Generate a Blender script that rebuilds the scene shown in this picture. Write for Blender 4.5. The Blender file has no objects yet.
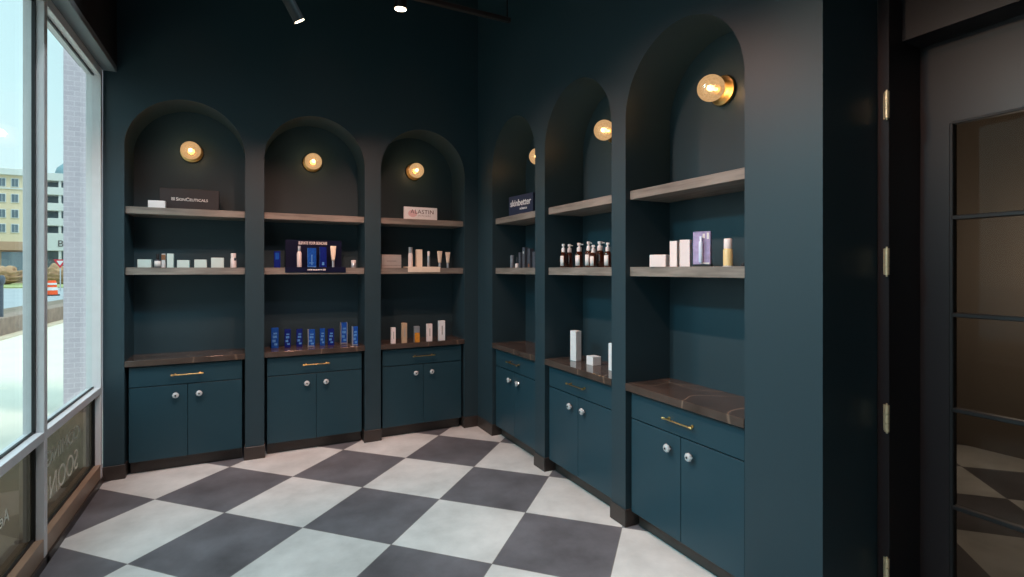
import bpy, bmesh, math, random
from mathutils import Vector, Matrix
random.seed(7)
PI = math.pi
C = bpy.context.scene.collection

def srgb(r, g, b):
    f = lambda c: (c/255/12.92) if c/255 <= .04045 else ((c/255+.055)/1.055)**2.4
    return (f(r), f(g), f(b), 1)

# ------------------------------------------------------------------ materials
def mat(name, col, rough=.5, metal=0, spec=.5, trans=0, coat=0, emit=None, estr=0, alpha=1, bump=None, var=None):
    m = bpy.data.materials.new(name); m.use_nodes = True
    nt = m.node_tree; b = nt.nodes['Principled BSDF']
    b.inputs['Base Color'].default_value = col
    b.inputs['Roughness'].default_value = rough
    b.inputs['Metallic'].default_value = metal
    b.inputs['Specular IOR Level'].default_value = spec
    b.inputs['Transmission Weight'].default_value = trans
    b.inputs['Coat Weight'].default_value = coat
    b.inputs['Alpha'].default_value = alpha
    if emit:
        b.inputs['Emission Color'].default_value = emit
        b.inputs['Emission Strength'].default_value = estr
    if bump or var:
        tc = nt.nodes.new('ShaderNodeTexCoord')
        n = nt.nodes.new('ShaderNodeTexNoise')
        n.inputs['Scale'].default_value = (bump or var)[0]
        n.inputs['Detail'].default_value = 5
        nt.links.new(tc.outputs['Object'], n.inputs['Vector'])
        if bump:
            bp = nt.nodes.new('ShaderNodeBump'); bp.inputs['Strength'].default_value = bump[1]
            bp.inputs['Distance'].default_value = .002
            nt.links.new(n.outputs['Fac'], bp.inputs['Height'])
            nt.links.new(bp.outputs['Normal'], b.inputs['Normal'])
        if var:
            cr = nt.nodes.new('ShaderNodeValToRGB')
            k = var[1]
            cr.color_ramp.elements[0].position = .3; cr.color_ramp.elements[1].position = .7
            cr.color_ramp.elements[0].color = (col[0]*(1-k), col[1]*(1-k), col[2]*(1-k), 1)
            cr.color_ramp.elements[1].color = (min(1, col[0]*(1+k)), min(1, col[1]*(1+k)), min(1, col[2]*(1+k)), 1)
            nt.links.new(n.outputs['Fac'], cr.inputs['Fac'])
            nt.links.new(cr.outputs['Color'], b.inputs['Base Color'])
    return m

PAINT = srgb(42, 62, 70)
M = {}
M['paint'] = mat('teal_paint', PAINT, .45, spec=.4, bump=(180, .08))
M['cab'] = mat('cabinet_paint', srgb(37, 66, 77), .36, spec=.35, bump=(90, .04))
M['black'] = mat('black_paint', srgb(16, 16, 18), .55, bump=(60, .05))
M['doorblack'] = mat('door_paint', srgb(30, 26, 29), .4, bump=(60, .04))
M['base'] = mat('brown_base', srgb(58, 50, 46), .4, var=(9, .12))
M['rail'] = mat('tan_rail', srgb(150, 124, 104), .4, var=(9, .08))
M['brass'] = mat('brass', srgb(206, 172, 112), .3, 1, var=(30, .05))
M['bronze'] = mat('aged_brass', srgb(216, 200, 164), .4, .55, var=(60, .12))
M['chrome'] = mat('chrome', srgb(200, 200, 205), .15, 1, var=(20, .03))
M['crystal'] = mat('crystal', srgb(225, 230, 232), .06, 0, .9, .25, coat=1, var=(40, .06))
M['frame'] = mat('window_aluminium', srgb(214, 212, 214), .42, 0, var=(14, .03))
M['framedark'] = mat('window_gasket', srgb(20, 20, 22), .5, var=(14, .1))
M['soffit'] = mat('soffit_grey', srgb(116, 122, 126), .6, bump=(60, .05))
M['white'] = mat('white_carton', srgb(235, 238, 240), .45, var=(25, .03))
M['mint'] = mat('pale_green_carton', srgb(196, 212, 208), .45, var=(25, .03))
M['greycarton'] = mat('grey_carton', srgb(160, 160, 158), .5, var=(25, .04))
M['pink'] = mat('blush_carton', srgb(238, 228, 226), .42, var=(20, .02))
M['cream'] = mat('cream_carton', srgb(236, 222, 202), .42, var=(20, .03))
M['tan'] = mat('tan_carton', srgb(190, 165, 135), .42, var=(20, .04))
M['navy'] = mat('navy_board', srgb(16, 20, 48), .3, var=(20, .1))
M['navybox'] = mat('navy_carton', srgb(34, 46, 72), .4, var=(20, .06))
M['blue'] = mat('blue_carton', srgb(28, 80, 168), .25, var=(60, .25))
M['deepblue'] = mat('deep_blue_carton', srgb(20, 36, 120), .25, var=(60, .2))
M['bluelabel'] = mat('light_blue_print', srgb(82, 140, 205), .3, var=(80, .3))
M['silver'] = mat('silver_foil', srgb(200, 205, 212), .3, .7, var=(30, .05))
M['brownboard'] = mat('brown_board', srgb(42, 41, 44), .5, var=(12, .06))
M['letter'] = mat('white_lettering', srgb(225, 222, 220), .5, var=(30, .02))
M['letterdark'] = mat('grey_lettering', srgb(96, 84, 86), .5, var=(30, .04))
M['frost'] = mat('frosted_vinyl', srgb(240, 238, 228), .6, var=(30, .02), alpha=.8)
M['pinkwash'] = mat('pink_print', srgb(228, 196, 200), .5, var=(8, .08))
M['slate'] = mat('slate_plastic', srgb(76, 84, 96), .35, var=(30, .06))
M['slatelight'] = mat('light_slate_plastic', srgb(120, 130, 142), .35, var=(30, .06))
M['amber'] = mat('amber_glass', srgb(80, 34, 14), .08, 0, .6, .25, coat=1, var=(20, .15))
M['whiteplastic'] = mat('white_plastic', srgb(236, 228, 226), .35, var=(20, .02))
M['clear'] = mat('clear_acrylic', srgb(235, 235, 240), .04, 0, .5, .95, alpha=.35)
M['purple'] = mat('lilac_acrylic', srgb(198, 182, 228), .12, 0, .6, .35, coat=.6, var=(35, .2))
M['paleblue'] = mat('pale_blue_plastic', srgb(210, 224, 245), .3, var=(30, .04))
M['yellowliquid'] = mat('yellow_serum', srgb(232, 206, 146), .15, 0, .6, coat=.8, var=(12, .08))
M['amberliquid'] = mat('amber_serum', srgb(214, 146, 52), .15, 0, .6, coat=.8, var=(40, .25))
M['copper'] = mat('copper_cap', srgb(196, 138, 104), .3, 1, var=(30, .05))
M['track'] = mat('track_metal', srgb(34, 32, 34), .5, .3, var=(20, .06))
M['brownwall'] = mat('hall_wall', srgb(122, 113, 103), .7, bump=(50, .05))
M['hallwhite'] = mat('hall_ceiling', srgb(200, 190, 178), .7, bump=(50, .05))
# outdoors
M['walk'] = mat('pale_concrete', srgb(208, 198, 182), .8, var=(1.2, .04))
M['asphalt'] = mat('asphalt', srgb(150, 154, 158), .9, var=(.4, .08))
M['mulch'] = mat('mulch', srgb(120, 104, 90), .95, var=(3, .3))
M['kerb'] = mat('kerb_stone', srgb(190, 172, 150), .85, var=(2, .1))
M['stone'] = mat('planter_stone', srgb(136, 116, 104), .9, var=(5, .2))
M['grass'] = mat('dry_grass', srgb(150, 156, 104), .95, var=(2, .2))
M['shrub'] = mat('dry_shrub', srgb(160, 128, 98), .95, var=(2, .25))
M['stuccoy'] = mat('yellow_stucco', srgb(214, 196, 168), .85, var=(.5, .04))
M['stuccow'] = mat('white_stucco', srgb(205, 207, 206), .85, var=(.5, .03))
M['brownband'] = mat('brown_stucco', srgb(180, 146, 122), .85, var=(.5, .05))
M['darkpane'] = mat('dark_window', srgb(96, 112, 124), .2, var=(.4, .2))
M['dome'] = mat('dome_metal', srgb(130, 160, 168), .6, var=(.5, .1))
M['orange'] = mat('orange_plastic', srgb(250, 92, 40), .5, var=(6, .05))
M['red'] = mat('red_sign', srgb(206, 40, 56), .5, var=(6, .05))
M['carblack'] = mat('car_paint', srgb(92, 98, 106), .25, .2, var=(2, .1))
M['rubber'] = mat('rubber', srgb(40, 40, 42), .8, var=(8, .1))

def nodes(name):
    m = bpy.data.materials.new(name); m.use_nodes = True
    return m, m.node_tree, m.node_tree.nodes['Principled BSDF']

# floor tiles: checkerboard laid diagonally
m, nt, b = nodes('checker_tiles'); L = nt.links.new
tc = nt.nodes.new('ShaderNodeTexCoord')
mp = nt.nodes.new('ShaderNodeMapping'); mp.vector_type = 'TEXTURE'
mp.inputs['Location'].default_value = (-.151, 4.013, -.3)
mp.inputs['Rotation'].default_value = (0, 0, math.radians(-45.26))
mp.inputs['Scale'].default_value = (.6457, .6457, 1)
L(tc.outputs['Object'], mp.inputs['Vector'])
ck = nt.nodes.new('ShaderNodeTexChecker'); ck.inputs['Scale'].default_value = 1
L(mp.outputs['Vector'], ck.inputs['Vector'])
no = nt.nodes.new('ShaderNodeTexNoise'); no.inputs['Scale'].default_value = 2.6; no.inputs['Detail'].default_value = 9; no.inputs['Roughness'].default_value = .62
L(tc.outputs['Object'], no.inputs['Vector'])
def ramp(c0, c1, p0=.3, p1=.72):
    r = nt.nodes.new('ShaderNodeValToRGB'); r.color_ramp.elements[0].color = c0; r.color_ramp.elements[1].color = c1
    r.color_ramp.elements[0].position = p0; r.color_ramp.elements[1].position = p1
    return r
ra = ramp(srgb(184, 184, 181), srgb(222, 222, 219)); rb = ramp(srgb(82, 80, 83), srgb(118, 117, 122))
L(no.outputs['Fac'], ra.inputs['Fac']); L(no.outputs['Fac'], rb.inputs['Fac'])
mx = nt.nodes.new('ShaderNodeMix'); mx.data_type = 'RGBA'
L(ck.outputs['Fac'], mx.inputs['Factor']); L(ra.outputs['Color'], mx.inputs['A']); L(rb.outputs['Color'], mx.inputs['B'])
# grout
sx = nt.nodes.new('ShaderNodeSeparateXYZ'); L(mp.outputs['Vector'], sx.inputs['Vector'])
def edge(sock):
    a = nt.nodes.new('ShaderNodeMath'); a.operation = 'PINGPONG'; a.inputs[1].default_value = .5; L(sock, a.inputs[0])
    c = nt.nodes.new('ShaderNodeMath'); c.operation = 'LESS_THAN'; c.inputs[1].default_value = .0035; L(a.outputs[0], c.inputs[0])
    return c
e1, e2 = edge(sx.outputs['X']), edge(sx.outputs['Y'])
mm = nt.nodes.new('ShaderNodeMath'); mm.operation = 'MAXIMUM'; L(e1.outputs[0], mm.inputs[0]); L(e2.outputs[0], mm.inputs[1])
mg = nt.nodes.new('ShaderNodeMix'); mg.data_type = 'RGBA'
L(mm.outputs[0], mg.inputs['Factor']); L(mx.outputs['Result'], mg.inputs['A']); mg.inputs['B'].default_value = srgb(120, 116, 112)
L(mg.outputs['Result'], b.inputs['Base Color'])
b.inputs['Roughness'].default_value = .38; b.inputs['Specular IOR Level'].default_value = .4
bp = nt.nodes.new('ShaderNodeBump'); bp.inputs['Strength'].default_value = .1; bp.inputs['Distance'].default_value = .003
L(no.outputs['Fac'], bp.inputs['Height']); L(bp.outputs['Normal'], b.inputs['Normal'])
M['floor'] = m

# brown marble counter
m, nt, b = nodes('brown_marble'); L = nt.links.new
tc = nt.nodes.new('ShaderNodeTexCoord')
n1 = nt.nodes.new('ShaderNodeTexNoise'); n1.inputs['Scale'].default_value = 5; n1.inputs['Detail'].default_value = 8
L(tc.outputs['Object'], n1.inputs['Vector'])
r1 = ramp(srgb(62, 52, 46), srgb(88, 75, 68)); L(n1.outputs['Fac'], r1.inputs['Fac'])
n2 = nt.nodes.new('ShaderNodeTexNoise'); n2.inputs['Scale'].default_value = .9; n2.inputs['Detail'].default_value = 2; n2.inputs['Distortion'].default_value = .5
L(tc.outputs['Object'], n2.inputs['Vector'])
r2 = nt.nodes.new('ShaderNodeValToRGB'); cr = r2.color_ramp
cr.elements[0].position = .496; cr.elements[0].color = (0, 0, 0, 1); cr.elements[1].position = .504; cr.elements[1].color = (0, 0, 0, 1)
e = cr.elements.new(.5); e.color = (.35, .35, .35, 1)
L(n2.outputs['Fac'], r2.inputs['Fac'])
mx = nt.nodes.new('ShaderNodeMix'); mx.data_type = 'RGBA'
L(r2.outputs['Color'], mx.inputs['Factor']); L(r1.outputs['Color'], mx.inputs['A']); mx.inputs['B'].default_value = srgb(176, 150, 128)
L(mx.outputs['Result'], b.inputs['Base Color'])
b.inputs['Roughness'].default_value = .12; b.inputs['Specular IOR Level'].default_value = .5
M['marble'] = m

# grey-brown shelf wood
m, nt, b = nodes('weathered_wood'); L = nt.links.new
tc = nt.nodes.new('ShaderNodeTexCoord')
mp = nt.nodes.new('ShaderNodeMapping'); mp.inputs['Scale'].default_value = (3, 28, 28); L(tc.outputs['Object'], mp.inputs['Vector'])
n1 = nt.nodes.new('ShaderNodeTexNoise'); n1.inputs['Scale'].default_value = 1.4; n1.inputs['Detail'].default_value = 7
L(mp.outputs['Vector'], n1.inputs['Vector'])
r1 = ramp(srgb(102, 97, 90), srgb(145, 138, 130)); L(n1.outputs['Fac'], r1.inputs['Fac'])
L(r1.outputs['Color'], b.inputs['Base Color']); b.inputs['Roughness'].default_value = .5
bp = nt.nodes.new('ShaderNodeBump'); bp.inputs['Strength'].default_value = .2; bp.inputs['Distance'].default_value = .002
L(n1.outputs['Fac'], bp.inputs['Height']); L(bp.outputs['Normal'], b.inputs['Normal'])
M['wood'] = m

# pale brick
m, nt, b = nodes('pale_brick'); L = nt.links.new
tc = nt.nodes.new('ShaderNodeTexCoord')
mp = nt.nodes.new('ShaderNodeMapping'); mp.inputs['Rotation'].default_value = (PI/2, 0, 0); L(tc.outputs['Object'], mp.inputs['Vector'])
br = nt.nodes.new('ShaderNodeTexBrick'); br.inputs['Scale'].default_value = 4.2
br.inputs['Color1'].default_value = srgb(204, 192, 202); br.inputs['Color2'].default_value = srgb(196, 184, 195); br.inputs['Mortar'].default_value = srgb(222, 214, 220)
br.inputs['Mortar Size'].default_value = .012
L(mp.outputs['Vector'], br.inputs['Vector']); L(br.outputs['Color'], b.inputs['Base Color']); b.inputs['Roughness'].default_value = .85
M['brick'] = m

def glass(name, tint, refl=.014):
    m = bpy.data.materials.new(name); m.use_nodes = True; nt = m.node_tree; nt.nodes.clear()
    o = nt.nodes.new('ShaderNodeOutputMaterial'); t = nt.nodes.new('ShaderNodeBsdfTransparent'); g = nt.nodes.new('ShaderNodeBsdfGlossy')
    t.inputs['Color'].default_value = tint; g.inputs['Roughness'].default_value = .02
    g.inputs['Color'].default_value = (.9, .95, .95, 1)
    f = nt.nodes.new('ShaderNodeLayerWeight'); f.inputs['Blend'].default_value = .5
    pw = nt.nodes.new('ShaderNodeMath'); pw.operation = 'POWER'; pw.inputs[1].default_value = 5; nt.links.new(f.outputs['Facing'], pw.inputs[0])
    ma = nt.nodes.new('ShaderNodeMath'); ma.operation = 'MULTIPLY_ADD'; ma.inputs[1].default_value = .85*refl/.04; ma.inputs[2].default_value = refl/2; ma.use_clamp = True
    nt.links.new(pw.outputs[0], ma.inputs[0])
    x = nt.nodes.new('ShaderNodeMixShader')
    nt.links.new(ma.outputs[0], x.inputs[0]); nt.links.new(t.outputs[0], x.inputs[1]); nt.links.new(g.outputs[0], x.inputs[2])
    nt.links.new(x.outputs[0], o.inputs[0])
    return m
M['glass'] = glass('window_glass', (.965, .99, .985, 1))
M['tinted'] = glass('tinted_film_glass', (.40, .345, .30, 1), refl=.02)
M['doorglass'] = glass('door_glass', (.74, .71, .67, 1), refl=.012)

# globe shell: thin seeded warm glass that scatters part of the bulb's light
m = bpy.data.materials.new('seeded_amber_glass'); m.use_nodes = True; nt = m.node_tree; nt.nodes.clear(); L = nt.links.new
o = nt.nodes.new('ShaderNodeOutputMaterial')
tr = nt.nodes.new('ShaderNodeBsdfTransparent'); tr.inputs['Color'].default_value = (1, .88, .7, 1)
em = nt.nodes.new('ShaderNodeEmission'); em.inputs['Color'].default_value = srgb(244, 196, 140); em.inputs['Strength'].default_value = .8
gl = nt.nodes.new('ShaderNodeBsdfGlossy'); gl.inputs['Roughness'].default_value = .08; gl.inputs['Color'].default_value = (1, .9, .75, 1)
tc = nt.nodes.new('ShaderNodeTexCoord'); vo = nt.nodes.new('ShaderNodeTexVoronoi'); vo.inputs['Scale'].default_value = 60
L(tc.outputs['Object'], vo.inputs['Vector'])
bp = nt.nodes.new('ShaderNodeBump'); bp.inputs['Strength'].default_value = .6; bp.inputs['Distance'].default_value = .004
L(vo.outputs['Distance'], bp.inputs['Height']); L(bp.outputs['Normal'], gl.inputs['Normal'])
rr = nt.nodes.new('ShaderNodeMapRange'); rr.inputs['From Max'].default_value = .8; rr.inputs['To Min'].default_value = .42; rr.inputs['To Max'].default_value = .75
L(vo.outputs['Distance'], rr.inputs['Value'])
x1 = nt.nodes.new('ShaderNodeMixShader'); L(rr.outputs[0], x1.inputs[0]); L(tr.outputs[0], x1.inputs[1]); L(em.outputs[0], x1.inputs[2])
x2 = nt.nodes.new('ShaderNodeMixShader'); x2.inputs[0].default_value = .08; L(x1.outputs[0], x2.inputs[1]); L(gl.outputs[0], x2.inputs[2])
L(x2.outputs[0], o.inputs[0]); M['globe'] = m
M['bulb'] = mat('lit_bulb', (1, .8, .5, 1), emit=srgb(255, 214, 150), estr=9)
M['lens'] = mat('lit_lens', (1, .9, .75, 1), emit=srgb(255, 232, 196), estr=14)

# ------------------------------------------------------------------ mesh helpers
class MB:
    def __init__(s): s.b = bmesh.new()
    def box(s, x0, x1, y0, y1, z0, z1, bev=0, seg=1):
        g = bmesh.ops.create_cube(s.b, size=1)
        for v in g['verts']:
            v.co = Vector(((x0+x1)/2+v.co.x*(x1-x0), (y0+y1)/2+v.co.y*(y1-y0), (z0+z1)/2+v.co.z*(z1-z0)))
        if bev:
            ed = {e for v in g['verts'] for e in v.link_edges}
            bmesh.ops.bevel(s.b, geom=list(ed), offset=bev, segments=seg, affect='EDGES', clamp_overlap=True)
        return s
    def lathe(s, prof, n=24, c=(0, 0, 0), axis='Z', cap=True, sx=1, sy=1):
        rings = []
        for r, h in prof:
            ring = []
            for k in range(n):
                a = 2*PI*k/n; p = (r*math.cos(a)*sx, r*math.sin(a)*sy, h)
                if axis == 'X': p = (p[2], p[0], p[1])
                elif axis == 'Y': p = (p[0], p[2], p[1])
                ring.append(s.b.verts.new((p[0]+c[0], p[1]+c[1], p[2]+c[2])))
            rings.append(ring)
        for a, b_ in zip(rings, rings[1:]):
            for k in range(n):
                s.b.faces.new((a[k], a[(k+1) % n], b_[(k+1) % n], b_[k]))
        if cap:
            s.b.faces.new(rings[0]); s.b.faces.new(rings[-1])
        return s
    def tube(s, p0, p1, r, n=12, r2=None):
        p0, p1 = Vector(p0), Vector(p1); d = (p1-p0); q = d.to_track_quat('Z', 'Y').to_matrix()
        r2 = r if r2 is None else r2; R = []
        for p, rad in ((p0, r), (p1, r2)):
            R.append([s.b.verts.new(p+q@Vector((rad*math.cos(2*PI*k/n), rad*math.sin(2*PI*k/n), 0))) for k in range(n)])
        for k in range(n): s.b.faces.new((R[0][k], R[0][(k+1) % n], R[1][(k+1) % n], R[1][k]))
        s.b.faces.new(R[0]); s.b.faces.new(R[1]); return s
    def poly(s, pts):
        s.b.faces.new([s.b.verts.new(p) for p in pts]); return s
    def build(s, name, m, parent=None, smooth=False, loc=None, rot=0):
        bmesh.ops.recalc_face_normals(s.b, faces=s.b.faces)
        me = bpy.data.meshes.new(name); s.b.to_mesh(me); s.b.free()
        me.materials.append(M[m] if isinstance(m, str) else m)
        if smooth:
            for p in me.polygons: p.use_smooth = True
            me.set_sharp_from_angle(angle=math.radians(40))
        o = bpy.data.objects.new(name, me); C.objects.link(o)
        if parent: o.parent = parent
        if loc: o.location = loc
        if rot: o.rotation_euler.z = rot
        return o

def tag(o, label, cat, group=None, kind=None):
    if kind: o['kind'] = kind
    if label: o['label'] = label
    if cat: o['category'] = cat
    if group: o['group'] = group
    return o
def thing(name, label, cat, loc, rz=0, group=None):
    o = bpy.data.objects.new(name, None); o.empty_display_size = .05; C.objects.link(o)
    o.location = loc; o.rotation_euler = (0, 0, rz)
    return tag(o, label, cat, group)
def struct(o): o['kind'] = 'structure'; return o
def dup(root, loc, rz, label, group=None):
    r = root.copy(); C.objects.link(r); r.location = loc; r.rotation_euler = (0, 0, rz); r['label'] = label
    if group: r['group'] = group
    for ch in list(root.children):
        c = ch.copy(); C.objects.link(c); c.parent = r
        for g in list(ch.children):
            d = g.copy(); C.objects.link(d); d.parent = c
    return r
def text(name, body, size, m, parent, loc, rot, sx=1, depth=.0006, space=1.0, align='CENTER', bold=0, caps=False):
    cu = bpy.data.curves.new(name, 'FONT'); cu.body = body; cu.size = size; cu.extrude = depth; cu.space_character = space
    cu.align_x = align; cu.offset = bold
    if caps:
        cu.small_caps_scale = .8
        for q in cu.body_format: q.use_small_caps = True
    t = bpy.data.objects.new(name, cu); C.objects.link(t)
    bpy.context.view_layer.update()
    me = bpy.data.meshes.new_from_object(t.evaluated_get(bpy.context.evaluated_depsgraph_get()))
    bpy.data.objects.remove(t); bpy.data.curves.remove(cu)
    me.materials.clear(); me.materials.append(M[m])
    o = bpy.data.objects.new(name, me); C.objects.link(o); o.parent = parent
    o.location = loc; o.rotation_euler = rot; o.scale = (sx, 1, 1)
    return o

# ------------------------------------------------------------------ room layout (metres)
YB, XR, DEP, ZC = 5.03, 2.149, .375, 4.9         # back wall plane, right wall plane, niche depth, ceiling
XW = -1.018                                        # inner face of window frames
BACK = [(-.882, -.034), (.115, .980), (1.131, 1.997)]
RIGHT = [(3.806, 4.667), (2.771, 3.645), (1.734, 2.628)]     # y ranges, far to near
YE = 1.349; XD = 2.55; YS = -3.2
ATOP = 3.05
def PB(u, v, z): return (u, YB+v, z)              # back wall: u = x, v = depth into wall
def PR(u, v, z): return (XR+v, -u, z)             # right wall: u = -y

def arched_wall(name, P, u0, u1, bays, top):
    b = bmesh.new(); N = 96
    F = lambda pts: b.faces.new([b.verts.new(p) for p in pts])
    cuts = [u0]+[c for ba in bays for c in ba]+[u1]
    for i in range(0, len(cuts), 2):               # piers
        F([P(cuts[i], 0, 0), P(cuts[i+1], 0, 0), P(cuts[i+1], 0, top), P(cuts[i], 0, top)])
    for (a, c) in bays:
        r = (c-a)/2; m_ = (a+c)/2; zs = ATOP-r
        arc = [(m_-r*math.cos(PI*k/N), zs+r*math.sin(PI*k/N)) for k in range(N+1)]
        for (p, q) in zip(arc, arc[1:]):
            F([P(p[0], 0, p[1]), P(q[0], 0, q[1]), P(q[0], 0, top), P(p[0], 0, top)])
            F([P(p[0], 0, p[1]), P(q[0], 0, q[1]), P(q[0], DEP, q[1]), P(p[0], DEP, p[1])])
            F([P(p[0], DEP, 0), P(q[0], DEP, 0), P(q[0], DEP, q[1]), P(p[0], DEP, p[1])])
        for u in (a, c):
            F([P(u, 0, 0), P(u, DEP, 0), P(u, DEP, zs), P(u, 0, zs)])
    bmesh.ops.remove_doubles(b, verts=b.verts, dist=1e-5)
    bmesh.ops.recalc_face_normals(b, faces=b.faces)
    me = bpy.data.meshes.new(name); b.to_mesh(me); b.free(); me.materials.append(M['paint'])
    o = bpy.data.objects.new(name, me); C.objects.link(o); return struct(o)
arched_wall('wall_back', PB, XW, XR, BACK, ZC)
arched_wall('wall_right', PR, -YB, -YE, [(-b_, -a) for a, b_ in RIGHT], ZC)

struct(MB().poly([(XW-.12, YS, 0), (6.4, YS, 0), (6.4, YB+.45, 0), (XW-.12, YB+.45, 0)]).build('floor', 'floor'))
struct(MB().box(XW-.13, 2.95, YS-.1, YB+.5, ZC, ZC+.1).build('ceiling', 'black'))
struct(MB().poly([(XR, YE, 0), (XD, YE, 0), (XD, YE, ZC), (XR, YE, ZC)]).build('wall_end', 'paint'))
struct(MB().box(XW-.13, 2.95, YS-.1, YS, 0, ZC).build('wall_front', 'paint'))
struct(MB().box(XD, XD+.25, YS, .22, 0, ZC).build('wall_side', 'paint'))
# baseboards wrapped round the piers
def baseboard(name, P, piers):
    m = MB()
    for (a, c, wl, wr) in piers:
        def bx(u0, u1, v0, v1):
            p, q = P(u0, v0, 0), P(u1, v1, .112)
            m.box(min(p[0], q[0]), max(p[0], q[0]), min(p[1], q[1]), max(p[1], q[1]), 0, .112, .002)
        bx(a-(.008 if wl else 0), c+(.008 if wr else 0), -.009, 0)
        if wl: bx(a-.008, a, 0, .1)
        if wr: bx(c, c+.008, 0, .1)
    struct(m.build(name, 'base'))
baseboard('baseboard_back', PB, [(XW, BACK[0][0], 0, 1), (BACK[0][1], BACK[1][0], 1, 1), (BACK[1][1], BACK[2][0], 1, 1), (BACK[2][1], XR, 1, 0)])
baseboard('baseboard_right', PR, [(-YB, -RIGHT[0][1], 0, 1), (-RIGHT[0][0], -RIGHT[1][1], 1, 1), (-RIGHT[1][0], -RIGHT[2][1], 1, 1), (-RIGHT[2][0], -YE, 1, 0)])

# ------------------------------------------------------------------ windows (storefront, west side)
MUL = [4.975, 3.745, 2.64, 1.47, .3, -.87]
ZH0, ZH1, ZS0, ZS1, ZB = 3.10, 3.2, .695, .745, .15
XG = -1.076
for i in range(len(MUL)-1):
    y1, y0 = MUL[i], MUL[i+1]
    n = i+1
    w = bpy.data.objects.new('window_%d' % n, None); C.objects.link(w); struct(w)
    f = MB(); gk = MB()
    f.box(-1.11, XW, y1-.0, y1+.05, 0.0, ZH1, .002)
    f.box(-1.11, XW, y0+.05, y1, ZH0+.04, ZH1, .002)
    f.box(-1.11, XW, y0+.05, y1, ZS0, ZS1, .002)
    f.build('frame', 'frame', w)
    MB().box(-1.16, XW-.002, y0+.05, y1, 0.045, ZB, .002).build('bottom_rail', 'rail', w)
    MB().box(-1.15, XW+.01, y0, y1+.05, 0.0, .045, .002).build('base_strip', 'base', w)
    for z0, z1 in ((ZS1, ZH0+.04), (ZB, ZS0)):
        for x in (XG+.010,):
            gk.box(x-.004, x+.008, y0+.05, y0+.064, z0, z1)
            if i or z0 < .3: gk.box(x-.004, x+.012, y1-.012, y1, z0, z1)
            gk.box(x-.004, x+.008, y0+.064, y1-.014, z0, z0+.012); gk.box(x-.004, x+.008, y0+.064, y1-.014, z1-.012, z1)
    gk.build('gasket', 'framedark', w)
    MB().box(XG-.004, XG+.004, y0+.052, y1-.002, ZS1+.002, ZH0+.038).build('pane', 'glass', w)
    lp = MB().box(XG-.004, XG+.004, y0+.052, y1-.002, ZB+.002, ZS0-.002).build('lower_pane', 'tinted', w)
    if n == 1:
        rot = (PI/2, 0, -PI/2)
        text('lettering', 'COMING', .135, 'frost', w, (XG+.0052, 4.30, .475), rot, sx=1.22, space=1.02, bold=-.001)
        text('lettering', 'SOON', .2, 'frost', w, (XG+.0052, 4.31, .27), rot, sx=1.0, space=1.05, bold=-.002)
    if n == 2:
        text('lettering', 'Aes', .10, 'frost', w, (XG+.0052, 3.44, .40), (PI/2, 0, -PI/2), align='LEFT')
struct(MB().box(-1.16, -.93, YS, YB, ZH1, ZH1+.05, .003).box(-1.16, -.95, YS, YB, ZH1+.05, ZC, .003).box(-1.16, XW, YS, MUL[-1]-.001, 0, ZH1).build('wall_left', 'soffit'))
struct(MB().box(-.95, -.93, YS, YB, ZH1+.045, ZC).build('trim_1', 'black'))

# ------------------------------------------------------------------ door and deep opening on the right
XH, XL, YJ, ZT, YF = 2.655, 2.81, 1.300, 2.69, .22
d = thing('door_1', None, None, (XL, YJ, 0)); struct(d)
def D(mb, name, m, parent=d, **k):          # door coordinates are given in world space
    o = mb.build(name, m, None, **k); o.parent = parent
    o.location = -Vector(d.location) if parent is d else (0, 0, 0)
    return o
D(MB().box(XD, XL+.05, YJ, YE-.001, 0, ZC, .002).box(XD, XL+.05, YF-.04, YF, 0, ZT).box(XH, XL+.05, YF, YJ, ZT, ZC), 'frame', 'doorblack')
leaf = MB()
YG, YG2 = 1.18, .38; GZ = [.152, .587, 1.022, 1.447, 1.882, 2.306]
leaf.box(XL, XL+.045, YG, YJ, .01, ZT).box(XL, XL+.045, YF, YG2, .01, ZT)
leaf.box(XL, XL+.045, YG2, YG, GZ[-1], ZT).box(XL, XL+.045, YG2, YG, .01, GZ[0])
D(leaf, 'leaf', 'doorblack')
mu = MB()
for z in GZ[1:-1]: mu.box(XL-.006, XL+.03, YG2, YG, z-.010, z+.010, .003)
for z in (GZ[0], GZ[-1]): mu.box(XL-.004, XL+.03, YG2, YG, z-.006, z+.006, .002)
for y in (YG, YG2): mu.box(XL-.006, XL+.03, y-.010, y+.006, GZ[0], GZ[-1], .003)
D(mu, 'muntin_grille', 'black')
for a, c in zip(GZ, GZ[1:]):
    D(MB().box(XL+.018, XL+.024, YG2, YG, a, c), 'pane', 'doorglass')
for z in (.08, .27+.03, .985, 1.685, 2.385):
    if z < .1: continue
    h = MB()
    for k in range(3): h.tube((XD-.012, YJ+.003, z-.06+.04*k+.001), (XD-.012, YJ+.003, z-.06+.04*(k+1)-.001), .0105, 12)
    h.tube((XD-.012, YJ+.003, z-.067), (XD-.012, YJ+.003, z+.067), .004, 10)
    h.box(XD-.003, XD, YJ+.001, YJ+.022, z-.058, z+.058)
    D(h, 'hinge', 'bronze', smooth=True)
# hall beyond the door
struct(MB().box(6.0, 6.1, -2, 3.5, 0, 3.2).build('wall_hall', 'brownwall'))
struct(MB().box(2.86, 6.1, 3.4, 3.5, 0, 3.2).build('wall_hall_north', 'brownwall'))
struct(MB().box(2.86, 6.1, -2.1, -2, 0, 3.2).build('wall_hall_south', 'brownwall'))
struct(MB().box(2.86, 6.1, -2.1, 3.5, 3.2, 3.3).build('ceiling_hall', 'hallwhite'))
struct(MB().box(2.8, 2.86, YE, 3.5, 0, 4.9).box(2.8, 2.86, -2.1, YF, 0, 4.9).build('wall_hall_west', 'brownwall'))

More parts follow.
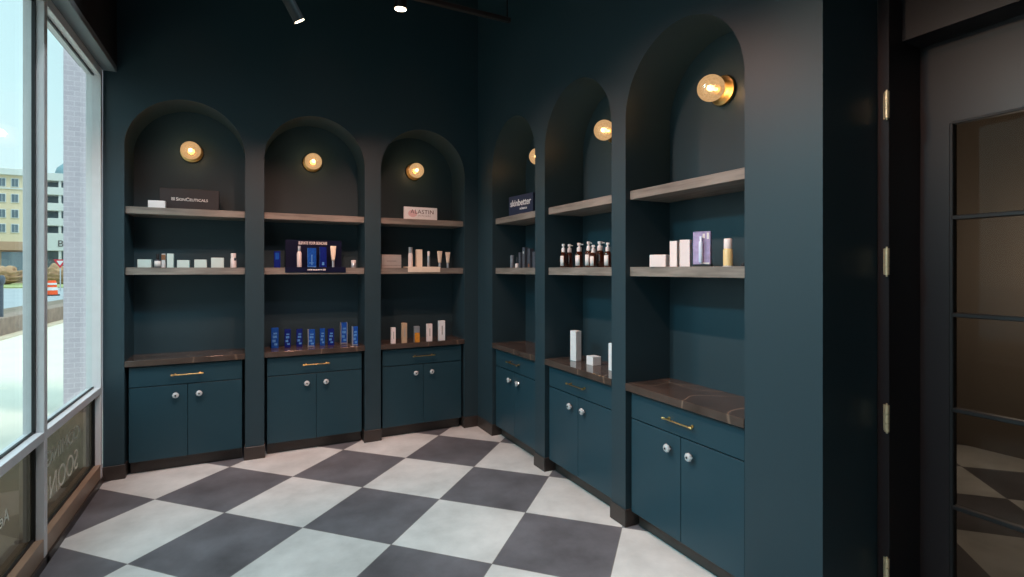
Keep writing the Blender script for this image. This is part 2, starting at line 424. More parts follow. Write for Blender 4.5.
# ------------------------------------------------------------------ cabinets, tops, shelves, sconces
NAMES = ['leftmost arch', 'second arch from left', 'third arch from left',
         'fourth arch from left', 'fifth arch from left', 'rightmost arch']
def bay_frame(i):
    if i < 3:
        a, c = BACK[i]; return ((a+c)/2, YB, 0), 0, c-a
    a, c = RIGHT[i-3]; return (XR, (a+c)/2, 0), -PI/2, c-a
# local frame in a niche: x along the wall, y into the wall (front plane y=0), z up
for i in range(6):
    loc, rz, W = bay_frame(i); h = W/2
    where = NAMES[i]
    cb = thing('base_cabinet', 'teal two door cabinet with one drawer in the '+where, 'cabinet', loc, rz, 'cabinets below the arches')
    g = .024
    MB().box(-h+g, h-g, .05, DEP-.01, .10, .868).build('body', 'cab', cb)
    MB().box(-h+g, h-g, .09, .105, 0, .10).build('toe_kick', 'base', cb)
    dr = MB().box(-h+g, h-g, .028, .048, .705, .862, .0015).build('drawer', 'cab', cb)
    hb = MB(); r = .0045
    hb.tube((-.1, -.004, .785), (.1, -.004, .785), r, 12)
    for s in (-1, 1):
        hb.lathe([(.004, -.012), (.0075, -.008), (.0075, .006), (.005, .010)], 12, (s*.106, -.004, .785), 'X')
        hb.tube((s*.088, -.004, .785), (s*.088, .029, .785), .004, 10)
        hb.lathe([(.009, .024), (.009, .028)], 12, (s*.088, 0, .785), 'Y')
    hb.build('handle', 'brass', dr, smooth=True)
    for s in (-1, 1):
        x0, x1 = (-h+g, -.002) if s < 0 else (.002, h-g)
        dd = MB().box(x0, x1, .028, .048, .105, .698, .0015).build('door', 'cab', cb)
        kx, kz = s*.083, .617
        k = MB(); k.lathe([(.010, .028), (.012, .024), (.007, .016), (.008, .010)], 16, (kx, 0, kz), 'Y')
        k.build('knob_base', 'chrome', dd, smooth=True)
        k = MB(); k.lathe([(.009, .015), (.022, .009), (.0255, .001), (.021, -.007), (.011, -.011)], 8, (kx, 0, kz), 'Y')
        kb = k.build('knob', 'crystal', dd)
        k = MB(); k.lathe([(.0065, -.0105), (.0065, -.014), (.004, -.015)], 12, (kx, 0, kz), 'Y'); k.build('knob_stud', 'track', dd, smooth=True)
    ct = MB().box(-h+.001, h-.001, -.004, DEP-.001, .875, .922, .002).build('countertop', 'marble', None, loc=loc, rot=rz)
    tag(ct, 'glossy brown marble top with pale veins in the '+where, 'countertop', 'marble tops on the arch cabinets')
    for k, (z0, z1, nm) in enumerate(((1.607, 1.666, 'lower'), (2.099, 2.155, 'upper'))):
        s = MB().box(-h+.001, h-.001, .035, DEP-.001, z0, z1, .0015).build('shelf', 'wood', None, loc=loc, rot=rz)
        tag(s, '%s grey brown wooden shelf in the %s' % (nm, where), 'shelf', 'wooden shelves in the arches')
    zg = 2.69 if i < 3 else 2.715
    sc = thing('wall_sconce', 'lit amber glass globe sconce on a brass plate in the '+where, 'wall lamp',
               (loc[0]+math.sin(-rz)*0, loc[1], 0), rz, 'globe sconces in the arches')
    pl = MB(); pl.lathe([(.062, DEP), (.088, DEP-.002), (.090, DEP-.010), (.086, DEP-.020), (.070, DEP-.022), (.05, DEP-.030), (.03, DEP-.032)], 40, (0, 0, zg), 'Y')
    pl.lathe([(.03, DEP-.03), (.03, DEP-.055), (.026, DEP-.06)], 24, (0, 0, zg), 'Y')
    pl.build('backplate', 'brass', sc, smooth=True)
    gp = MB(); R0 = .077; cy = DEP-.108
    prof = [(R0*math.sin(PI*t/24), cy-R0*math.cos(PI*t/24)) for t in range(1, 22)]
    gp.lathe(prof, 40, (0, 0, zg), 'Y', cap=False)
    gp.b.faces.new([v for v in gp.b.verts][:40])
    gp.build('globe', 'globe', sc, smooth=True)
    bb = MB(); bb.lathe([(.004, cy-.024), (.014, cy-.019), (.019, cy-.006), (.017, cy+.008), (.010, cy+.024), (.010, cy+.05)], 16, (0, 0, zg), 'Y')
    bb.build('bulb', 'bulb', sc, smooth=True)
    # the lamp's own light
    ld = bpy.data.lights.new('globe_light', 'POINT'); ld.energy = 2.6; ld.color = (1, .68, .38); ld.shadow_soft_size = .03
    lo = bpy.data.objects.new('globe_light', ld); C.objects.link(lo); lo.parent = sc; lo.location = (0, cy-.03, zg)

# ------------------------------------------------------------------ track, spotlights and added fill spots
tk = thing('light_track', 'black metal ceiling track running across the dark upper wall', 'track', (.45, 3.63, 3.6))
MB().box(-1.3, 1.375, -.018, .018, -.012, .02, .003).build('rail', 'track', tk)
for hx in (1.35, -1.0): MB().tube((hx, 0, .02), (hx, 0, ZC-3.6), .006).build('hanger', 'track', tk)
def spot_head(label, lx, ly, lz, dirv, ln=.13, r=.042, tz=3.588):
    """lens centre at (lx,ly,lz), pointing along dirv"""
    t = thing('track_spotlight', label, 'spotlight', (lx, ly, lz), 0, 'spotlights on the ceiling track')
    dv = Vector(dirv).normalized(); back = -dv*ln
    b = MB(); b.tube((0, 0, 0), back, r, 24); b.tube(back, back*1.12, r*.8, 24, r*.6)
    b.build('head', 'track', t, smooth=True)
    lz_ = MB(); lz_.tube(dv*.002, dv*.006, r*.86, 24); lz_.build('lens', 'lens', t)
    mid = back*.6
    MB().tube(mid, (mid.x, 0, tz-lz), .008).build('stem', 'track', t)
    return t
spot_head('vertical black spotlight with bright round lens, right of the pair', .955, 3.63, 3.50, (.02, .1, -1), .075, .045)
spot_head('tilted black spotlight pointing down to the right, left of the pair', .289, 3.63, 3.27, (.55, .25, -.85), .15, .036)

def spot(x, y, z, tx, ty, tz, e, ang, col=(1, .86, .7), r=.03, blend=.6):
    l = bpy.data.lights.new('spot_beam', 'SPOT'); l.energy = e; l.spot_size = math.radians(ang); l.spot_blend = blend
    l.color = col; l.shadow_soft_size = r
    o = bpy.data.objects.new('spot_beam', l); C.objects.link(o); o.location = (x, y, z)
    o.rotation_euler = (Vector((tx, ty, tz))-Vector((x, y, z))).to_track_quat('-Z', 'Y').to_euler()
    return o
KW, KN, KD = (1, .52, .38), (.90, .97, 1), (1, .50, .36)
spot(.955, 3.63, 3.48, 1.3, 5.3, .9, 125, 76, KW, .03, 1)
spot(.31, 3.64, 3.23, .45, 5.3, .9, 100, 78, KW, .03, 1)
spot(-.45, 3.6, 3.42, -.45, 5.3, .9, 85, 76, KW, .03, 1)
for y, ty, e, an in ((1.25, 1.45, 140, 74), (2.75, 2.3, 130, 84), (3.75, 3.5, 120, 84)): spot(.5, y, 3.42, 2.4, ty, 1.05, e, an, KW, .03, 1)
for x in (-.45, .6, 1.5): spot(x, 4.42, ZC-.03, x, 4.5, 0, 16, 58, KD, .05, 1)  # unseen ceiling downlights added to wash the back wall with warm light
for y, e in ((4.1, 12), (3.1, 12), (2.1, 16), (1.35, 18)): spot(1.5, y, ZC-.03, 1.6, y, 0, e, 66, KD, .05, 1)  # out of view as well: warm downlights added along the right wall
for y, e in ((4.2, 120), (2.9, 135), (1.5, 155)): spot(-.84, y, 3.32, 2.15, y-.5, .85, e, 66, (.26, .84, 1), .12, 1)  # added cool lamps at the window header, standing in for daylight
for x, e in ((-.5, 75), (.7, 75)): spot(x*.3+.1, 1.0, 4.78, x, 5.0, .45, e, 42, (.95, .92, 1), .12, 1)  # unseen spots added to lift the cabinets under the back arches
spot(.9, 1.8, 4.75, -.97, 5.0, 1.5, 380, 24, (.4, .88, 1), .12, 1)  # extra cool spot added to brighten the pier beside the window
for x, y in ((.25, 3.0), (-.45, 3.3), (0, 1.6), (.2, -.4), (.3, -2)): spot(x, y, ZC-.03, x, y, 0, 165, 62, KN, .05)  # ceiling fill without fixtures, added to brighten the floor

spot(.4, 1.55, 3.0, 2.8, 1.12, 2.45, 26, 40, (1, .66, .44), .04, 1)

# ------------------------------------------------------------------ products
SH, SM, SC = 2.1552, 1.6662, .9222
def carton(label, x, y, z, w, dp, h, m, rz=0, group=None, band=None, bandm=None, name='carton', cat='box'):
    """x,y = centre of the front face; depth goes into the wall"""
    t = thing(name, label, cat, (x, y, z), rz, group)
    MB().box(-w/2, w/2, 0, dp, 0, h, .0012).build('body', m, t)
    if band:
        b = MB()
        for (u0, u1, v0, v1) in band: b.box(u0*w, u1*w, -.0006, 0, v0*h, v1*h)
        b.build('print', bandm, t)
    return t
def bottle(label, x, y, z, r, h, body, cap, group=None, name='bottle', capf=.28, neck=.6, rz=0, labelm=None, cat='bottle'):
    t = thing(name, label, cat, (x, y, z), rz, group)
    hb = h*(1-capf)
    MB().lathe([(r*.9, 0), (r, .004), (r, hb*.86), (r*.9, hb*.93), (r*neck, hb)], 20, (0, 0, 0)).build('body', body, t, smooth=True)
    MB().lathe([(r*neck*1.02, hb), (r*neck*1.05, hb+.002), (r*neck*1.05, h-.003), (r*neck*.9, h)], 20).build('cap', cap, t, smooth=True)
    if labelm: curved_label(t, r, hb*.15, hb*.7, labelm)
    return t
def curved_label(t, r, z0, z1, m, a0=-150, a1=-30, name='label_sheet'):
    b = bmesh.new(); n = 14; R = r+.0006
    vs = [[b.verts.new((R*math.cos(math.radians(a0+(a1-a0)*k/n)), R*math.sin(math.radians(a0+(a1-a0)*k/n)), z)) for k in range(n+1)] for z in (z0, z1)]
    for k in range(n): b.faces.new((vs[0][k], vs[0][k+1], vs[1][k+1], vs[1][k]))
    me = bpy.data.meshes.new(name); b.to_mesh(me); b.free(); me.materials.append(M[m])
    for p in me.polygons: p.use_smooth = True
    o = bpy.data.objects.new(name, me); C.objects.link(o); o.parent = t
    s = o.modifiers.new('thick', 'SOLIDIFY'); s.thickness = .0004
    return o
def tube_inv(label, x, y, z, w, h, m, capm, group=None):
    t = thing('squeeze_tube', label, 'tube', (x, y, z), 0, group)
    b = bmesh.new(); n = 20; rings = []
    for k in range(9):
        f = k/8; zz = h*.3+f*h*.7; rx = w*.26+(w*.5-w*.26)*f**.8; ry = w*.26*(1-f)+.0015
        rings.append([b.verts.new((rx*math.cos(2*PI*j/n), ry*math.sin(2*PI*j/n), zz)) for j in range(n)])
    for a, c in zip(rings, rings[1:]):
        for j in range(n): b.faces.new((a[j], a[(j+1) % n], c[(j+1) % n], c[j]))
    b.faces.new(rings[0]); b.faces.new(rings[-1])
    bmesh.ops.recalc_face_normals(b, faces=b.faces)
    me = bpy.data.meshes.new('body'); b.to_mesh(me); b.free(); me.materials.append(M[m])
    for p in me.polygons: p.use_smooth = True
    o = bpy.data.objects.new('body', me); C.objects.link(o); o.parent = t
    MB().lathe([(w*.22, 0), (w*.22, h*.3)], 16).build('cap', capm, t, smooth=True)
    return t
ROTF = (PI/2, 0, 0)
# arch 1, upper shelf
sg = thing('brand_sign', 'long dark brown board sign with small white lettering on upper shelf of leftmost arch', 'sign', (-.455, 5.2, SH))
MB().box(-.217, .217, 0, .07, 0, .182, .002).build('board', 'brownboard', sg)
text('lettering', 'SkinCeuticals', .039, 'letter', sg, (.016, -.0008, .080), ROTF, sx=1.0, bold=.0006, caps=True)
lg = MB()
for a in range(4):
    for c in range(4): lg.box(-.134+a*.0066, -.134+a*.0066+.0050, -.0008, 0, .081+c*.0066, .081+c*.0066+.0050)
lg.build('logo', 'letter', sg)
carton('small flat white carton leaning place beside the long brown board sign', -.68, 5.11, SH, .118, .06, .062, 'white')['label'] = 'small flat white carton in front of the long brown board sign'
# arch 1, lower shelf
G1 = 'pale cartons on the lower shelf of the leftmost arch'
carton('leftmost pale green carton on lower shelf of leftmost arch, short and wide', -.764, 5.11, SM, .092, .07, .066, 'mint', 0, G1)
carton('tall narrow pale green carton standing beside the small dropper bottle', -.588, 5.12, SM, .046, .045, .116, 'mint', 0, G1)
carton('short pale blue carton just right of the tall narrow pale green one', -.495, 5.11, SM, .088, .06, .063, 'mint', 0, G1)
carton('short pale green carton third from the right on its shelf', -.371, 5.11, SM, .09, .06, .068, 'mint', 0, G1)
carton('slightly taller square pale green carton left of the pink white bottle', -.246, 5.11, SM, .095, .06, .085, 'mint', 0, G1)
bt = bottle('small dark dropper bottle with white label in leftmost arch', -.676, 5.13, SM, .023, .112, 'slate', 'track', capf=.42, neck=.42)
curved_label(bt, .023, .008, .054, 'letter', -160, -20)
carton('slim copper topped carton behind the small dark dropper bottle', -.640, 5.165, SM, .028, .028, .115, 'white', band=[(-.5, .5, .55, .95)], bandm='copper')
bt = bottle('pinkish white pump bottle at right end of lower shelf in leftmost arch', -.125, 5.14, SM, .024, .126, 'whiteplastic', 'pink', capf=.3, neck=.85)
curved_label(bt, .024, .062, .085, 'slate', -80, -20)
# arch 2, lower shelf: navy counter display
dsp = thing('display_stand', 'navy cardboard product display with a printed header and a tray base', 'display stand', (.548, 5.14, SM))
MB().box(-.25, .25, .10, .106, 0, .262, .001).build('back_board', 'navy', dsp)
MB().box(-.262, .262, -.078, .10, 0.0005, .006).box(-.262, .262, -.083, -.077, -.044, .006, .001).build('tray', 'navy', dsp)
text('lettering', 'ELEVATE YOUR SKINCARE', .036, 'letter', dsp, (-.01, .0985, .222), ROTF, sx=.6, bold=.0012)
text('lettering', 'NEW SERUM COLLECTION', .018, 'letter', dsp, (0, -.0705, -.028), ROTF, sx=.9, bold=.0006) if False else None
fl = MB()
for k in range(11): fl.box(-.075+k*.0145, -.075+k*.0145+.010, -.0838, -.083, -.024, -.012)
fl.build('print', 'letter', dsp)
ZD = SM+.0062
bottle('white pump bottle with clear cap standing on the navy display', .41, 5.15, ZD, .021, .195, 'whiteplastic', 'silver', capf=.26, neck=.62)
carton('wide bright blue carton standing on the navy display', .518, 5.14, ZD, .076, .04, .178, 'blue', band=[(-.5, -.47, 0, 1), (-.06, .06, .1, .65), (-.5, .5, 0, .03), (-.3, .2, .2, .24)], bandm='bluelabel')
carton('narrow deep blue carton standing on the navy display', .617, 5.14, ZD, .062, .04, .188, 'deepblue', band=[(-.5, -.47, 0, 1), (-.16, .16, .1, .25)], bandm='bluelabel')
tube_inv('cream squeeze tube standing cap down on the navy display', .709, 5.15, ZD, .055, .202, 'cream', 'silver')
carton('small dark blue carton at left end of shelf beside the navy display', .223, 5.12, SM, .053, .05, .149, 'deepblue', band=[(-.3, .3, .5, .9)], bandm='blue')
bottle('small silver white jar at right end of shelf beside the navy display', .893, 5.13, SM, .025, .073, 'silver', 'whiteplastic', capf=.4, neck=.9, name='jar', cat='jar')
# arch 2, counter
G2 = 'blue cartons on the counter of the second arch'
for (x, y, w, h, mm_, lab, fr) in [
    (.209, 5.25, .062, .189, 'blue', 'widest blue carton, leftmost on the marble top of second arch', 0),
    (.317, 5.25, .052, .171, 'deepblue', 'second blue carton from the left on the second arch top', 0),
    (.420, 5.25, .052, .168, 'deepblue', 'deep blue carton third from the left on the second arch top', 0),
    (.519, 5.18, .062, .165, 'blue', 'fourth blue carton from the left with pale side edge', 1),
    (.622, 5.23, .046, .163, 'blue', 'narrowest blue carton, fifth from the left on second arch top', 0),
    (.698, 5.21, .055, .160, 'deepblue', 'sixth blue carton from the left, beside the tallest one', 0),
    (.822, 5.24, .064, .210, 'blue', 'tallest blue carton with silver edges on the second arch top', 2),
    (.900, 5.08, .051, .183, 'blue', 'rightmost blue carton with pale left edge, near the arch side', 1)]:
    t = carton(lab, x, y, SC, w, .045, h, mm_, 0, G2, band=[(-.28, .28, .5, .62), (-.34, .1, .3, .42), (-.1, .34, .14, .24), (-.2, .3, .68, .76)], bandm='bluelabel')
    if fr:
        b = MB().box(-w/2-.0008, -w/2+.006, -.0012, .046, 0, h+.001)
        if fr == 2: b.box(w/2-.006, w/2+.0008, -.0012, .046, 0, h+.001)
        b.box(-w/2+.006, w/2-.006, -.0012, .0, .004, .014); b.build('edge_trim', 'silver', t)
# arch 3
sg = thing('brand_sign', 'white sign card with dark lettering and pink wash on upper shelf of third arch', 'sign', (1.557, 5.12, SH))
MB().box(-.173, .173, 0, .03, 0, .128, .0015).build('board', 'white', sg)
b = MB(); b.lathe([(.036, -.0006), (.036, 0)], 24, (-.085, 0, .062), 'Y', sx=1.3); b.build('print', 'pinkwash', sg)
text('lettering', 'ALASTIN', .058, 'letterdark', sg, (.015, -.0012, .062), ROTF, sx=1.02, space=1.08)
text('lettering', 'SKINCARE', .017, 'letterdark', sg, (.035, -.0012, .036), ROTF, sx=1.0, space=1.9)
carton('wide grey carton at the left end of the lower shelf in third arch', 1.257, 5.12, SM, .195, .12, .131, 'greycarton', band=[(-.25, .25, .5, .53), (-.5, .5, .18, .2)], bandm='letterdark')
tr_ = tag(MB().box(-.168, .168, -.078, .1, .0005, .012, .001).box(-.168, .168, -.083, -.077, -.043, .012, .001).build('display_tray', 'cream', None, loc=(1.574, 5.14, SM)), 'long cream display tray hooked over lower shelf front in third arch', 'tray')
ZD = SM+.0122
bottle('tall white bottle with clear cap at left of the cream tray', 1.457, 5.15, ZD, .023, .198, 'whiteplastic', 'silver', capf=.3, neck=.85)
carton('tall cream carton standing on the cream tray', 1.549, 5.14, ZD, .06, .045, .176, 'cream')
bottle('slim silver bottle standing on the cream tray', 1.648, 5.15, ZD, .0155, .160, 'silver', 'whiteplastic', capf=.3, neck=.8)
tube_inv('cream squeeze tube standing cap down just right of the slim silver bottle', 1.768, 5.15, SM, .056, .175, 'cream', 'silver', 'pair of cream tubes in the third arch')
tube_inv('cream squeeze tube standing cap down nearest the right side of third arch', 1.857, 5.15, SM, .054, .165, 'cream', 'silver', 'pair of cream tubes in the third arch')
G3 = 'slim cartons on the counter of the third arch'
for (x, w, h, mm_, lab) in [(1.262, .041, .157, 'pink', 'shortest slim pale carton, leftmost on the third arch top'),
                         (1.372, .049, .196, 'tan', 'tall slim tan carton, second from left on third arch top'),
                         (1.631, .053, .175, 'pink', 'slim cream white carton right of the amber bottomed carton'),
                         (1.762, .064, .202, 'white', 'tallest widest white carton at right end of third arch top')]:
    carton(lab, x, 5.055, SC, w, .045, h, mm_, 0, G3, band=[(-.08, .08, .3, .75)], bandm='greycarton')
t = carton('slim carton with silver top and amber lower half on third arch top', 1.499, 5.055, SC, .052, .045, .158, 'silver', 0, G3, band=[(-.5, .5, 0, .6)], bandm='amberliquid')
# arch 4
def RX(label, y, x, w, dp, h, m, z, rot=0, **k): return carton(label, x, y, z, w, dp, h, m, -PI/2+rot, **k)
sg = thing('brand_sign', 'dark blue box sign with white lettering on upper shelf of fourth arch', 'sign', (2.235, 4.235, SH), -PI/2+.1)
MB().box(-.2, .2, 0, .09, 0, .186, .002).build('board', 'navybox', sg)
text('lettering', 'skinbetter', .084, 'letter', sg, (.0, -.0008, .09), ROTF, sx=1.0, bold=.0015)
text('lettering', 'science', .034, 'letter', sg, (.05, -.0008, .05), ROTF, sx=1.2, bold=.0008)
G4 = 'slate bottles and cartons in the fourth arch'
bottle('light slate cylinder bottle at left end of fourth arch lower shelf', 2.25, 4.43, SM, .020, .120, 'slatelight', 'slatelight', G4, neck=.95)
b4 = bottle('tiny white bottle with thin dark dropper in fourth arch', 2.25, 4.33, SM, .019, .10, 'whiteplastic', 'slate', G4, capf=.58, neck=.2)
RX('short slate carton just right of the tiny white dropper bottle', 4.255, 2.235, .034, .034, .143, 'slate', SM, group=G4)
RX('tallest dark slate carton on fourth arch lower shelf', 4.175, 2.235, .042, .042, .186, 'slate', SM, group=G4, band=[(-.2, .2, .7, .8)], bandm='letter')
RX('slate carton just right of the tallest dark slate one', 4.075, 2.235, .044, .044, .171, 'slate', SM, group=G4, band=[(-.3, .3, .04, .2)], bandm='copper')
RX('slate carton partly hidden by the arch edge, rightmost of the slate group', 3.985, 2.235, .042, .042, .140, 'slate', SM, group=G4)
# arch 5: amber pump bottles
def pump(label, y, x, r, h, lab, rz):
    t = thing('pump_bottle', label, 'bottle', (x, y, SM), rz, 'amber pump bottles in the fifth arch')
    hb = h*.66
    MB().lathe([(r*.93, 0), (r, .004), (r, hb*.8), (r*.86, hb*.9), (r*.5, hb*.97), (r*.5, hb)], 24).build('body', 'amber', t, smooth=True)
    p = MB(); p.lathe([(r*.62, hb-.002), (r*.62, hb+h*.15), (r*.5, hb+h*.17)], 20)
    p.tube((0, 0, hb+h*.16), (0, 0, h*.90), r*.3, 12)
    p.lathe([(r*.5, h*.90), (r*.52, h*.99), (r*.3, h)], 16)
    p.tube((0, 0, h*.95), (r*1.05, 0, h*.93), r*.2, 10, r*.13)
    p.build('pump', 'whiteplastic', t, smooth=True)
    if lab: curved_label(t, r, hb*.1, hb*.74, 'letter', lab[0], lab[1])
    return t
# label sheets face the room (local angles are undone by rz); nozzles point towards the door end
for (lab, y, x, r, h, tl, rz) in [
    ('amber pump bottle with white label, leftmost in the fifth arch', 3.466, 2.215, .024, .186, 1, -1.9),
    ('amber pump bottle without visible label, behind the leftmost one', 3.479, 2.28, .027, .186, 0, -.9),
    ('amber pump bottle with white label standing alone between the two clusters', 3.26, 2.225, .030, .184, 1, -.9),
    ('amber pump bottle with white label, left of the big unlabelled one', 3.141, 2.225, .025, .190, 1, -.9),
    ('shorter amber pump bottle with white label in front of big one', 3.068, 2.215, .023, .162, 1, -1.6),
    ('biggest amber pump bottle without label in the fifth arch', 3.082, 2.285, .034, .190, 0, -.9),
    ('amber pump bottle with white label half hidden by the arch edge', 2.911, 2.225, .025, .172, 1, -1.9)]:
    a = math.degrees(-rz)
    pump(lab, y, x, r, h, (180+a-35, 180+a+62) if tl else None, rz)
G5 = 'white cartons on the counter of the fifth arch'
RX('tall white carton standing on the fifth arch marble top', 3.462, 2.303, .072, .055, .238, 'white', SC, .1, group=G5)
RX('short square white carton between two tall ones on fifth arch top', 3.248, 2.311, .085, .075, .066, 'white', SC, 0, group=G5)
RX('slim white carton half hidden by the arch edge on fifth arch top', 3.0, 2.319, .055, .045, .195, 'white', SC, 0, group=G5)
# arch 6
RX('short wide blush white carton at left of rightmost arch lower shelf', 2.381, 2.19, .098, .095, .073, 'pink', SM, .5)
RX('tall slim blush white carton, left of the tall pair in rightmost arch', 2.277, 2.215, .043, .045, .151, 'pink', SM, .42, group='tall blush cartons in the rightmost arch')
RX('wider tall blush white carton, right of the tall pair in rightmost arch', 2.178, 2.205, .057, .045, .153, 'pink', SM, .5, group='tall blush cartons in the rightmost arch')
pb = thing('acrylic_display', 'lilac acrylic block holding a pale blue tube in the rightmost arch', 'display', (2.215, 2.064, SM), -PI/2+.45)
b = MB().box(-.047, .047, 0, .006, .012, .192, .001).box(-.047, .047, .03, .036, .012, .192, .001).box(-.047, -.042, .006, .03, .012, .192).box(.042, .047, .006, .03, .012, .192).box(-.047, .047, 0, .036, .187, .193)
b.build('block', 'purple', pb)
MB().box(-.042, .05, -.006, .045, 0, .012, .001).build('base', 'track', pb)
MB().lathe([(.008, .022), (.011, .026), (.011, .135), (.007, .14), (.007, .165)], 16, (0, -.012, 0)).build('tube', 'paleblue', pb, smooth=True)
MB().box(.028, .040, -.0012, 0, .15, .185).box(.006, .018, -.0012, 0, .155, .18).box(-.004, .042, -.0012, 0, .014, .022).build('print', 'letter', pb)
yb = thing('serum_bottle', 'pump bottle of yellow serum with white cap at right of rightmost arch', 'bottle', (2.235, 1.905, SM), -PI/2+.4)
MB().lathe([(.024, .004), (.0245, .01), (.0245, .085), (.02, .093)], 24).build('body', 'yellowliquid', yb, smooth=True)
MB().lathe([(.02, .0935), (.0205, .096), (.0205, .142), (.018, .146)], 24).build('cap', 'whiteplastic', yb, smooth=True)
MB().lathe([(.026, 0), (.026, .003)], 24).build('foot', 'whiteplastic', yb, smooth=True)
tag(MB().lathe([(.012, 0), (.013, .008), (.009, .018)], 12).build('stopper', 'track', None, smooth=True, loc=(2.26, 1.83, SM)), 'tiny black stopper on the shelf right of the yellow serum bottle', 'stopper')

# ------------------------------------------------------------------ outdoors
ZG = -.05
def ground(name, x0, x1, y0, y1, z, m): return struct(MB().box(x0, x1, y0, y1, z-.1, z).build(name, m))
ground('sidewalk', -5.3, XW-.125, -12, 60, ZG, 'walk')
ground('kerb', -5.6, -5.3, -12, 60, ZG+.02, 'kerb')
struct(MB().box(-6.1, -5.6, -12, 27, ZG, .42, .02).build('trim_3', 'stone'))
ground('planting_bed', -9.5, -5.6, -12, 60, ZG, 'mulch')
ground('road', -60, -9.5, -12, 62, ZG-.02, 'asphalt')
ground('lawn', -80, -12, 62, 120, ZG+.1, 'grass')
struct(MB().box(-7.0, -6.2, 20, 60, ZG, .35, .02).build('trim_2', 'mulch'))
bp_ = thing('brick_pier', 'pale brick pier standing on the sidewalk outside the window', 'brick pier', (-1.55, 7.8, ZG))
MB().box(-.40, .62, 0, .7, 0, 6.2, .004).build('shaft', 'brick', bp_)
MB().box(-.46, .68, -.06, .76, 6.2, 6.4, .01).build('coping', 'kerb', bp_)
# yellow building
bd = thing('apartment_building', 'yellow stucco apartment block with rows of small windows', 'building', (-29, 80, 0))
MB().box(-10, 5.6, 0, 12, 4.9, 12.6).build('wall', 'stuccoy', bd)
MB().box(-10.2, 5.8, -.3, 12.2, 12.6, 13.4, .05).box(-10.1, 5.7, -.1, 12.1, 11.0, 11.15).build('cornice', 'stuccow', bd)
MB().box(-10, 5.6, -.05, 12, 3.9, 4.9).box(-10, 5.6, .3, 12, 0, 3.9).build('ground_floor', 'brownband', bd)
for k in range(6): MB().box(-9.6+k*2.6, -7.6+k*2.6, .1, .28, .6, 3.7).build('shop_window', 'darkpane', bd)
for zc in (11.75, 9.95, 8.15, 6.45):
    for k in range(8):
        x = 4.65-k*1.13-.02
        w_ = MB().box(x-.36, x+.36, -.06, 0, zc-.52, zc+.52).build('window', 'stuccow', bd)
        MB().box(x-.28, x-.02, -.08, -.06, zc-.44, zc+.44).box(x+.02, x+.28, -.08, -.06, zc-.44, zc+.44).build('pane', 'darkpane', w_)
# white balconied building
wb = thing('balcony_building', 'white building with stacked open balconies and a rounded roof', 'building', (-19, 80, 0))
MB().box(-3.0, 7, 2.0, 12, 0, 12.5).build('wall', 'darkpane', wb)
for z0, z1 in ((12.3, 13.2), (10.6, 11.5), (8.7, 9.6), (6.9, 7.8), (3.9, 6.0)):
    MB().box(-3.2, 7, 0, 2.0, z0, z1, .02).build('balcony', 'stuccow', wb)
for x in (-3.1, -1.35, .6, 3, 5.6): MB().box(x-.12, x+.12, .1, .35, 0, 12.5).build('column', 'stuccow', wb)
MB().lathe([(3.2, 13.2), (3.2, 13.8), (3.0, 14.5), (2.3, 15.2), (1.2, 15.7), (.1, 15.85)], 24, (.2, 5, 0)).build('roof', 'dome', wb, smooth=True)
text('lettering', 'Bo', 1.1, 'letterdark', wb, (-1.55, -.02, 4.4), ROTF, sx=1.0, align='LEFT', depth=.02)
# things on the street
ys = thing('yield_sign', 'red and white triangular yield sign on a thin post', 'road sign', (-13.05, 51.5, ZG))
MB().tube((0, 0, 0), (0, 0, 2.5), .04).build('post', 'silver', ys)
b = MB(); b.lathe([(.46, -.02), (.46, 0)], 3, (0, -.05, 0), 'Y'); o = b.build('plate', 'red', ys); o.location = (0, 0, 2.25); o.rotation_euler = (0, PI/2, 0)
b = MB(); b.lathe([(.25, -.03), (.25, -.021)], 3, (0, -.05, 0), 'Y'); o = b.build('inner_plate', 'letter', ys); o.location = (0, 0, 2.25); o.rotation_euler = (0, PI/2, 0)
db = thing('traffic_drum', 'orange and white striped traffic drum on the road edge', 'traffic drum', (-11.55, 43.9, ZG-.02))
MB().lathe([(.30, .08), (.29, .35), (.27, .36), (.26, .6), (.25, .61), (.24, .85), (.22, .86), (.2, 1.0)], 20).build('body', 'orange', db, smooth=True)
MB().lathe([(.292, .36), (.28, .56)], 20, cap=False).lathe([(.262, .72), (.252, .84)], 20, cap=False).build('stripe', 'letter', db, smooth=True)
MB().lathe([(.42, 0), (.4, .08)], 12).build('base', 'rubber', db)
pm = thing('street_post', 'thin grey post with a small round head beside the planting bed', 'post', (-5.75, 18.0, ZG))
MB().tube((0, 0, 0), (0, 0, 1.3), .04).build('pole', 'slate', pm); MB().lathe([(.04, 1.3), (.07, 1.36), (.075, 1.48), (.04, 1.55)], 16).build('head', 'slate', pm, smooth=True)
def shrub(label, x, y, r, h):
    b = bmesh.new(); bmesh.ops.create_icosphere(b, subdivisions=4, radius=1)
    for v in b.verts:
        k = 1+.16*math.sin(v.co.x*9+x)*math.sin(v.co.y*8+y)+.12*math.sin(v.co.z*14+x*3)+random.uniform(-.05, .05)
        v.co = Vector((v.co.x*r*k, v.co.y*r*.5*k, max(0, (v.co.z*.5+.45))*h*k))
    me = bpy.data.meshes.new('shrub'); b.to_mesh(me); b.free(); me.materials.append(M['shrub'])
    for p in me.polygons: p.use_smooth = True
    o = bpy.data.objects.new('shrub', me); C.objects.link(o); o.location = (x, y, ZG+.1)
    return tag(o, label, 'shrub', 'dry shrubs before the buildings')
shrub('broad tan shrub in front of the yellow apartment block', -24.2, 74, 2.4, 1.9)
shrub('broad tan shrub in front of the white balconied building', -19.0, 74, 1.9, 2.0)

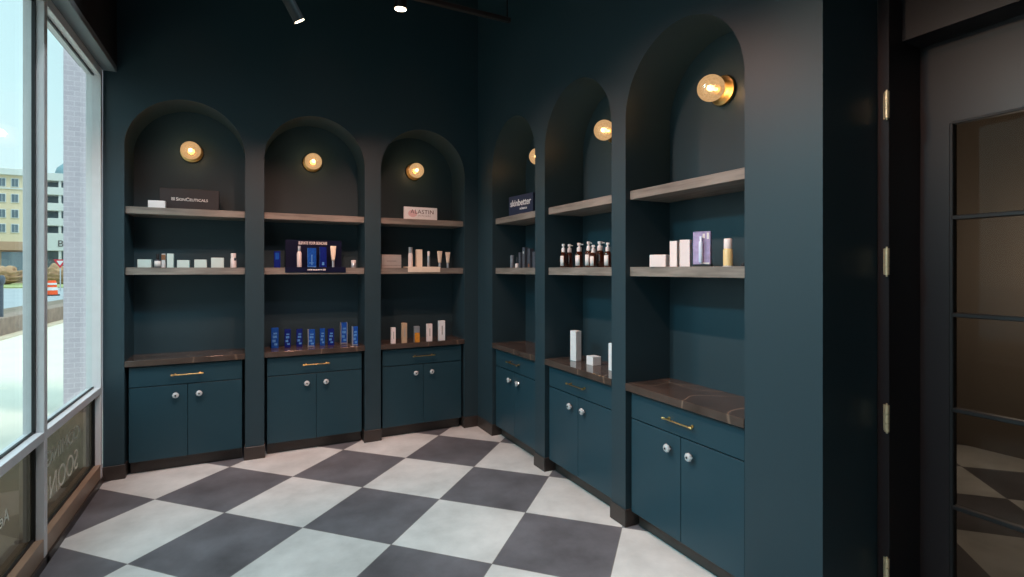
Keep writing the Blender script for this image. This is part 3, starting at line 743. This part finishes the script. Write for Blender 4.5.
# ------------------------------------------------------------------ sky, sun, camera
w = bpy.data.worlds.new('sky'); bpy.context.scene.world = w; w.use_nodes = True; nt = w.node_tree; L = nt.links.new
bg = nt.nodes['Background']; tc = nt.nodes.new('ShaderNodeTexCoord'); sp = nt.nodes.new('ShaderNodeSeparateXYZ'); L(tc.outputs['Generated'], sp.inputs[0])
n = nt.nodes.new('ShaderNodeTexNoise'); n.inputs['Scale'].default_value = 2.2; n.inputs['Detail'].default_value = 4
mpp = nt.nodes.new('ShaderNodeMapping'); mpp.inputs['Scale'].default_value = (1, 1, 4); L(tc.outputs['Generated'], mpp.inputs[0]); L(mpp.outputs[0], n.inputs['Vector'])
ad = nt.nodes.new('ShaderNodeMath'); ad.operation = 'MULTIPLY_ADD'; ad.inputs[1].default_value = .25; L(n.outputs['Fac'], ad.inputs[0]); L(sp.outputs['Z'], ad.inputs[2])
cr = nt.nodes.new('ShaderNodeValToRGB'); e = cr.color_ramp.elements
e[0].position = .1; e[0].color = srgb(232, 246, 246); e[1].position = .75; e[1].color = srgb(190, 228, 240)
x = cr.color_ramp.elements.new(.35); x.color = srgb(206, 240, 246)
L(ad.outputs[0], cr.inputs['Fac']); L(cr.outputs['Color'], bg.inputs['Color'])
# overcast sky: the zenith is brighter than the horizon
zz = nt.nodes.new('ShaderNodeMapRange'); zz.inputs['From Min'].default_value = .45; zz.inputs['From Max'].default_value = 1
zz.inputs['To Min'].default_value = 1.25; zz.inputs['To Max'].default_value = 3.6; L(sp.outputs['Z'], zz.inputs['Value'])
L(zz.outputs[0], bg.inputs['Strength'])
sd = bpy.data.lights.new('sun', 'SUN'); sd.energy = 2.2; sd.angle = math.radians(12); sd.color = (1, .95, .86)
so = bpy.data.objects.new('sun', sd); C.objects.link(so); so.rotation_euler = Vector((-.45, .35, -1)).to_track_quat('-Z', 'Y').to_euler()
hl = bpy.data.lights.new('hall_fill', 'POINT'); hl.energy = 24; hl.color = (1, .87, .74); hl.shadow_soft_size = .15  # unseen fill light added to brighten the hall walls
ho = bpy.data.objects.new('hall_fill', hl); C.objects.link(ho); ho.location = (5.2, 1.5, 1.75)

cam = bpy.data.cameras.new('camera'); co = bpy.data.objects.new('camera', cam); C.objects.link(co)
cam.sensor_width = 36; cam.sensor_fit = 'HORIZONTAL'; cam.lens = 517.4/1024*36; cam.shift_y = -(288.5-269.5)/1024
cam.clip_start = .02; cam.clip_end = 500
co.location = (0, 0, 1.65); co.rotation_euler = (PI/2, 0, math.radians(-26.9))
S = bpy.context.scene; S.camera = co
S.view_settings.view_transform = 'Standard'; S.view_settings.look = 'None'; S.view_settings.gamma = 1
S.view_settings.use_curve_mapping = False; S.view_settings.exposure = 0
S.cycles.use_denoising = True
S.cycles.max_bounces = 10; S.cycles.transparent_max_bounces = 16; S.cycles.sample_clamp_indirect = 4
